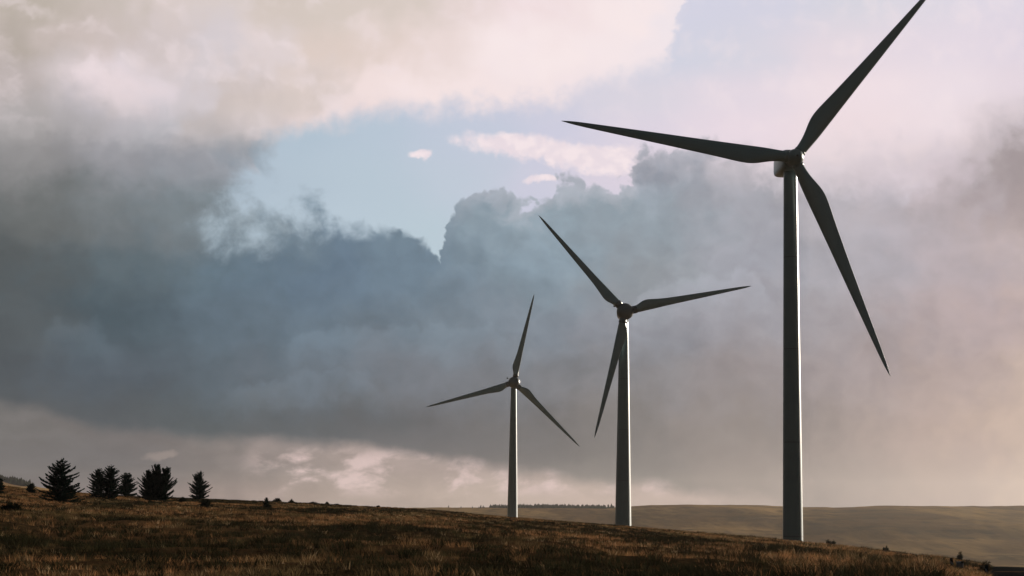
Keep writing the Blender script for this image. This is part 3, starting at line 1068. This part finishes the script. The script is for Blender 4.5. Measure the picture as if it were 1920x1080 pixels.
bush(386, 951, 36, 18, 'wide low dark bush at the foot of the lone slim spruce', 31)
bush(341, 943, 16, 11, 'small round bush between the many-topped spruce and the lone slim spruce', 32)
bush(503, 954, 18, 7, 'dark bush around the foot of the lone tiny sapling', 33)
bush(22, 958, 42, 16, 'wide dark bush low on the slope below the left edge spruce', 34)
bush(520, 940, 18, 7, 'first dark bush on the skyline right of the tiny sapling', 35, 'small bushes along the skyline')
bush(547, 941, 12, 6, 'flat-topped dark bush on the skyline, second right of the sapling', 36, 'small bushes along the skyline')
bush(588, 945, 22, 4, 'very low dark bush on the skyline, third right of the sapling', 37, 'small bushes along the skyline')
bush(613, 946, 8, 5, 'low dark bush on the skyline, fourth right of the sapling', 38, 'small bushes along the skyline')
bush(632, 948, 15, 3, 'tiny dark bush on the skyline, fifth right of the sapling', 39, 'small bushes along the skyline')
bush(709, 952, 9, 4, 'tiniest dark bush far along the bare skyline, last before the turbines', 40, 'small bushes along the skyline')
bush(1553, 1021, 15, 11, 'dark tuft-like bush on the ridge just right of the largest turbine', 41, 'bushes along the right end of the ridge', col=(0.030, 0.030, 0.014))
bush(1563, 1022, 11, 12, 'upright bush on the ridge beside the tuft-like bush by the largest turbine', 42, 'bushes along the right end of the ridge', col=(0.034, 0.032, 0.014))
bush(1661, 1036, 20, 11, 'bush halfway along the ridge between the largest turbine and the road', 43, 'bushes along the right end of the ridge', col=(0.030, 0.030, 0.014))
bush(1800, 1052, 13, 16, 'pointed dark bush rising from the ridge above the sheep', 44, 'bushes along the right end of the ridge', col=(0.020, 0.020, 0.010))
bush(1848, 1074, 30, 20, 'rounded brown bush at the end of the ridge beside the dark road', 45, 'bushes along the right end of the ridge', col=(0.055, 0.036, 0.018))

# ------------------------------------------------------------------ verge marker posts and a sheep by the road
def marker(px, py, h_px, lean, label):
    p = hit_ground(px, py)
    d = (p - Vector((0, 0, EYE))).length
    h = h_px * d / F; w = 5.6 * d / F
    root = empty('marker_post', p)
    tag(root, label, 'marker post', 'short marker posts by the road')
    bm = bmesh.new()
    bmesh.ops.create_cube(bm, size=1, matrix=Matrix.Translation((0, 0, h / 2 - 0.1)) @ Matrix.Diagonal((w, w * 0.45, h + 0.2, 1)))
    bmesh.ops.bevel(bm, geom=bm.edges[:], offset=w * 0.12, segments=2, affect='EDGES')
    me = bpy.data.meshes.new('post'); bm.to_mesh(me); bm.free(); me.materials.append(M_post)
    o = bpy.data.objects.new('post', me); COL.objects.link(o); o.parent = root
    o.rotation_euler = (0, lean, 0)
    y = -w * 0.225 - 0.004
    V = [(-w * .38, y, h * .42), (w * .38, y, h * .16), (w * .38, y, h * .40), (-w * .38, y, h * .66)]
    V += [(a, b - 0.006, c) for a, b, c in V]
    mesh_obj('reflector', V, [(0, 3, 2, 1), (4, 5, 6, 7), (0, 1, 5, 4), (1, 2, 6, 5), (2, 3, 7, 6), (3, 0, 4, 7)], M_reflector, o)


marker(1785, 1062, 15, R(-5), 'short dark marker post with a grey slanting band, left of the sheep')
marker(1849, 1078, 18, R(4), 'short dark marker post with a grey slanting band, in front of the rounded brown bush')


def sheep(px, py, h_px):
    p = hit_ground(px, py)
    d = (p - Vector((0, 0, EYE))).length
    s = (h_px * d / F) / 0.98
    # joints: rump, mid, chest, neck, head, muzzle, four legs
    J = {'rump': (0, .42, .62, .24), 'mid': (0, .1, .60, .29), 'chest': (0, -.25, .62, .25), 'neck': (0, -.42, .80, .13), 'head': (0, -.50, .93, .085), 'muzzle': (0, -.66, .86, .055),
         'ear1': (.16, -.47, .95, .03), 'ear2': (-.16, -.47, .95, .03)}
    E = [('mid', 'rump'), ('mid', 'chest'), ('chest', 'neck'), ('neck', 'head'), ('head', 'muzzle'), ('head', 'ear1'), ('head', 'ear2')]
    for i, (sx, at, hip) in enumerate(((1, 'chest', -.25), (-1, 'chest', -.25), (1, 'rump', .42), (-1, 'rump', .42))):
        J['k%d' % i] = (.14 * sx, hip + (0.05 if hip > 0 else 0.0), .32, .06)
        J['f%d' % i] = (.14 * sx, hip + (0.02 if hip > 0 else -0.01), .02, .035)
        E += [(at, 'k%d' % i), ('k%d' % i, 'f%d' % i)]
    names = list(J)
    me = bpy.data.meshes.new('tmp_sheep')
    me.from_pydata([J[n][:3] for n in names], [(names.index(a), names.index(b)) for a, b in E], [])
    o = bpy.data.objects.new('tmp_sheep', me); COL.objects.link(o)
    sk = o.modifiers.new('s', 'SKIN')
    for i, n in enumerate(names):
        me.skin_vertices[0].data[i].radius = (J[n][3],) * 2
    me.skin_vertices[0].data[names.index('mid')].use_root = True
    o.modifiers.new('d', 'SUBSURF').levels = 2
    dg = bpy.context.evaluated_depsgraph_get()
    m2 = bpy.data.meshes.new_from_object(o.evaluated_get(dg))
    bpy.data.objects.remove(o)
    m2.materials.clear(); m2.materials.append(M_wool); m2.materials.append(M_face)
    for pl in m2.polygons:
        c = pl.center
        pl.material_index = 1 if (c.y < -0.40 and c.z > 0.76) or c.z < 0.30 else 0
        pl.use_smooth = True
    m2.name = 'sheep'
    o = bpy.data.objects.new('sheep', m2); COL.objects.link(o)
    o.location = p; o.scale = (s, s, s); o.rotation_euler = (0, 0, R(14))
    tag(o, 'pale sheep with a black face among the grass near the road, looking this way', 'sheep')


sheep(1801, 1070, 17)


# ------------------------------------------------------------------ far woods
def far_wood(name, spans, label, hmin, hmax, n, D0=3195, spread=60, seed=5):
    r2 = np.random.default_rng(seed)
    V, loops, tot = [], [], []
    for x0, x1, k in spans:
        for _ in range(k):
            px = r2.uniform(x0, x1)
            a, _e = az_el(px, 950)
            d = D0 - r2.uniform(0, spread)
            x, y = d * math.sin(a), d * math.cos(a)
            z = gz(x, y)
            h = r2.uniform(hmin, hmax) * r2.choice([0.7, 0.85, 1.0, 1.0, 1.2])
            w = h * r2.uniform(0.34, 0.55)
            layers = 4
            for l in range(layers):
                zb = z - 0.5 + h * (l / layers) * 0.9
                zt = z + h * min(1.0, (l + 1.7) / layers)
                wr = w * (1 - l / layers * 0.8)
                b = len(V)
                m_ = 7
                for i in range(m_):
                    t = 2 * math.pi * i / m_ + l
                    rr = wr * r2.uniform(0.6, 1.15)
                    V.append((x + rr * math.cos(t), y + rr * math.sin(t), zb + r2.uniform(-.4, .4)))
                V.append((x + r2.uniform(-.2, .2), y, zt))
                for i in range(m_):
                    loops += [b + i, b + (i + 1) % m_, b + m_]
                    tot.append(3)
    tot = np.array(tot)
    o = mesh_np(name, np.array(V), np.array(loops), np.concatenate([[0], np.cumsum(tot)[:-1]]), tot, M_wood_far)
    tag(o, label, 'wood', None, 'stuff')


far_wood('distant_wood', [(918, 952, 60), (960, 1135, 620), (1112, 1160, 26), (838, 926, 8)],
         'dark conifer wood along the far hilltop behind the smallest turbine', 3.2, 6.2, 0)
far_wood('distant_wood', [(-60, 18, 200), (18, 48, 60), (48, 62, 8)],
         'dark wood on the far hill at the left edge', 6.0, 12.0, 0, seed=6)

# ------------------------------------------------------------------ grass and heather
def scatter(n, dmin, dmax, half, seed, power=1.0):
    r2 = np.random.default_rng(seed)
    d = dmin + (dmax - dmin) * r2.random(n) ** power
    a = r2.uniform(-half, half, n)
    return d * np.sin(a), d * np.cos(a), d, r2


def blades(x, y, z, d, r2, nb, hgt, spread, wid, cols, lean_sd, name, mat, label, cat):
    """nb blades per tuft, each blade 5 points: two quads' worth folded into a quad and a triangle"""
    n = len(x)
    X0 = np.repeat(x, nb); Y0 = np.repeat(y, nb); Z0 = np.repeat(z, nb)
    H = np.repeat(hgt, nb) * r2.uniform(0.45, 1.1, n * nb)
    sp = np.repeat(spread, nb)
    a = r2.uniform(0, 2 * np.pi, n * nb); rr = np.sqrt(r2.random(n * nb))
    bx = X0 + np.cos(a) * rr * sp * 0.6; by = Y0 + np.sin(a) * rr * sp * 0.6
    ln = lean_sd * H
    lx = np.cos(a) * rr * ln + r2.normal(0, 0.18, n * nb) * H - 0.10 * H
    ly = np.sin(a) * rr * ln + r2.normal(0, 0.18, n * nb) * H
    w = np.repeat(wid, nb) * r2.uniform(0.6, 1.3, n * nb)
    fa = r2.uniform(0, np.pi, n * nb)
    wx, wy = np.cos(fa) * w, np.sin(fa) * w
    V = np.empty((n * nb, 5, 3))
    zb = Z0 - 0.04
    V[:, 0] = np.stack([bx - wx, by - wy, zb], 1)
    V[:, 1] = np.stack([bx + wx, by + wy, zb], 1)
    V[:, 2] = np.stack([bx + lx * .4 + wx * .8, by + ly * .4 + wy * .8, zb + H * .62], 1)
    V[:, 3] = np.stack([bx + lx * .4 - wx * .8, by + ly * .4 - wy * .8, zb + H * .62], 1)
    V[:, 4] = np.stack([bx + lx, by + ly, zb + H], 1)
    base = np.arange(n * nb)[:, None] * 5
    lo = np.concatenate([base + np.array([0, 1, 2, 3]), base + np.array([3, 2, 4])], 1).ravel()
    tot = np.tile([4, 3], n * nb)
    st = np.concatenate([[0], np.cumsum(tot)[:-1]])
    C = np.ones((n * nb, 5, 4))
    cc = np.repeat(cols * r2.uniform(0.62, 1.42, (n, 1)), nb, 0) * r2.uniform(0.7, 1.3, (n * nb, 1))
    C[:, :, :3] = cc[:, None, :]
    o = mesh_np(name, V.reshape(-1, 3), lo, st, tot, mat, None, C.reshape(-1, 4))
    tag(o, label, cat, None, 'stuff')
    return o


def in_road(x, y):
    a = np.arctan2(x, y); d = np.hypot(x, y)
    a0 = az_el(1856, 1070)[0]
    return (a > a0) & (d > 68)


# pattern of patches: heather where high, stretched across the view in bands
def patch(x, y):
    return 0.42 * fbm(x / 9, y / 24, 21, 4) + 0.26 * fbm(x / 30, y / 40, 31, 3) + 0.32 * fbm(x / 2.2, y / 4.0, 41, 2)


AZ_S0 = az_el(1765, 1060)[0]
NT = 94000
x, y, d, r2 = scatter(NT, 36, 300, 0.40, 101, 0.85)
pt = patch(x, y)
keep = (r2.random(NT) > np.clip((pt - 0.47) * 9, 0, 0.93)) & ~in_road(x, y)
x, y, d, pt = x[keep], y[keep], d[keep], pt[keep]
z = ground_z(x, y)
n = len(x)
tone = fbm(x / 5, y / 11, 55, 3)[:, None]
ora = np.array([0.30, 0.150, 0.068]); oli = np.array([0.130, 0.090, 0.042]); pal = np.array([0.40, 0.27, 0.15])
cols = oli + (ora - oli) * np.clip((tone - 0.36) * 5, 0, 1)
cols = np.where(r2.random((n, 1)) < 0.10, pal, cols)
cols = np.where(r2.random((n, 1)) < 0.22, oli * 0.7, cols)
lod = np.clip(d / 110, 0.7, 2.0)
az_r = np.clip((np.arctan2(x, y) - 0.09) / 0.06, 0, 1) * np.where((np.arctan2(x, y) > AZ_S0) & (d < 215), 0.0, 1.0)
hh = (0.10 + 0.24 * fbm(x / 3, y / 3, 77, 3) + 0.36 * az_r * np.clip((fbm(x / 5, y / 7, 88, 3) - 0.50) * 5, 0, 1)) * np.clip(1.35 - d / 420, 0.7, 1.3)
blades(x, y, z, d, r2, 11, hh, 0.20 + 0.06 * lod, 0.0068 * lod, cols, 0.7, 'moor_grass', M_grass, 'bleached orange and brown moor grass over the whole near slope', 'grass')

NH = 43000
x, y, d, r2 = scatter(NH, 36, 300, 0.40, 202, 0.85)
pt = patch(x, y)
keep = (r2.random(NH) < np.clip((pt - 0.46) * 6, 0.12, 0.9)) & ~in_road(x, y)
x, y, d = x[keep], y[keep], d[keep]
z = ground_z(x, y)
n = len(x)
hc = np.array([0.020, 0.018, 0.011]); hg = np.array([0.050, 0.046, 0.022])
cols = hc + (hg - hc) * r2.random((n, 1))
lod = np.clip(d / 110, 0.7, 2.0)
az_r = np.clip((np.arctan2(x, y) - 0.06) / 0.06, 0, 1) * np.where((np.arctan2(x, y) > AZ_S0) & (d < 215), 0.0, 1.0)
hh = (0.12 + 0.28 * fbm(x / 3, y / 3, 91, 3) + 0.40 * az_r * np.clip((fbm(x / 5, y / 7, 99, 3) - 0.52) * 5, 0, 1)) * np.clip(1.3 - d / 420, 0.65, 1.3)
blades(x, y, z, d, r2, 20, hh, 0.30 + 0.06 * lod, 0.014 * lod, cols, 1.0, 'heather', M_heather, 'dark heather and rushes growing in patches across the near slope', 'heather')

# ------------------------------------------------------------------ haze
def haze():
    bm = bmesh.new()
    bmesh.ops.create_cube(bm, size=1.0)
    me = bpy.data.meshes.new('haze'); bm.to_mesh(me); bm.free()
    o = bpy.data.objects.new('haze', me); COL.objects.link(o)
    z0, z1 = -140.0, 130.0
    o.scale = (14200, 14200, z1 - z0)
    o.location = (0, 0, (z0 + z1) / 2)
    m, out = new_mat('haze_air')
    v = G.n('ShaderNodeVolumePrincipled')
    v.inputs['Color'].default_value = (1.0, 0.94, 0.88, 1)
    v.inputs['Density'].default_value = HAZE
    v.inputs['Anisotropy'].default_value = 0.68
    m.node_tree.links.new(v.outputs[0], out.inputs['Volume'])
    me.materials.append(m)
    tag(o, kind='stuff')
    o['label'] = 'thin warm haze over the moor and the far hills'
    o['category'] = 'haze'


HAZE = 0.00004
zs = [v for v in (min(ground_z(np.array([0.0, 5000, -5000, 6900]), np.array([6900.0, 5000, -5000, 0]))),)]
print('LOWEST', zs)
haze()
scene.cycles.volume_bounces = 0
scene.cycles.max_bounces = 6
scene.cycles.sample_clamp_indirect = 4.0
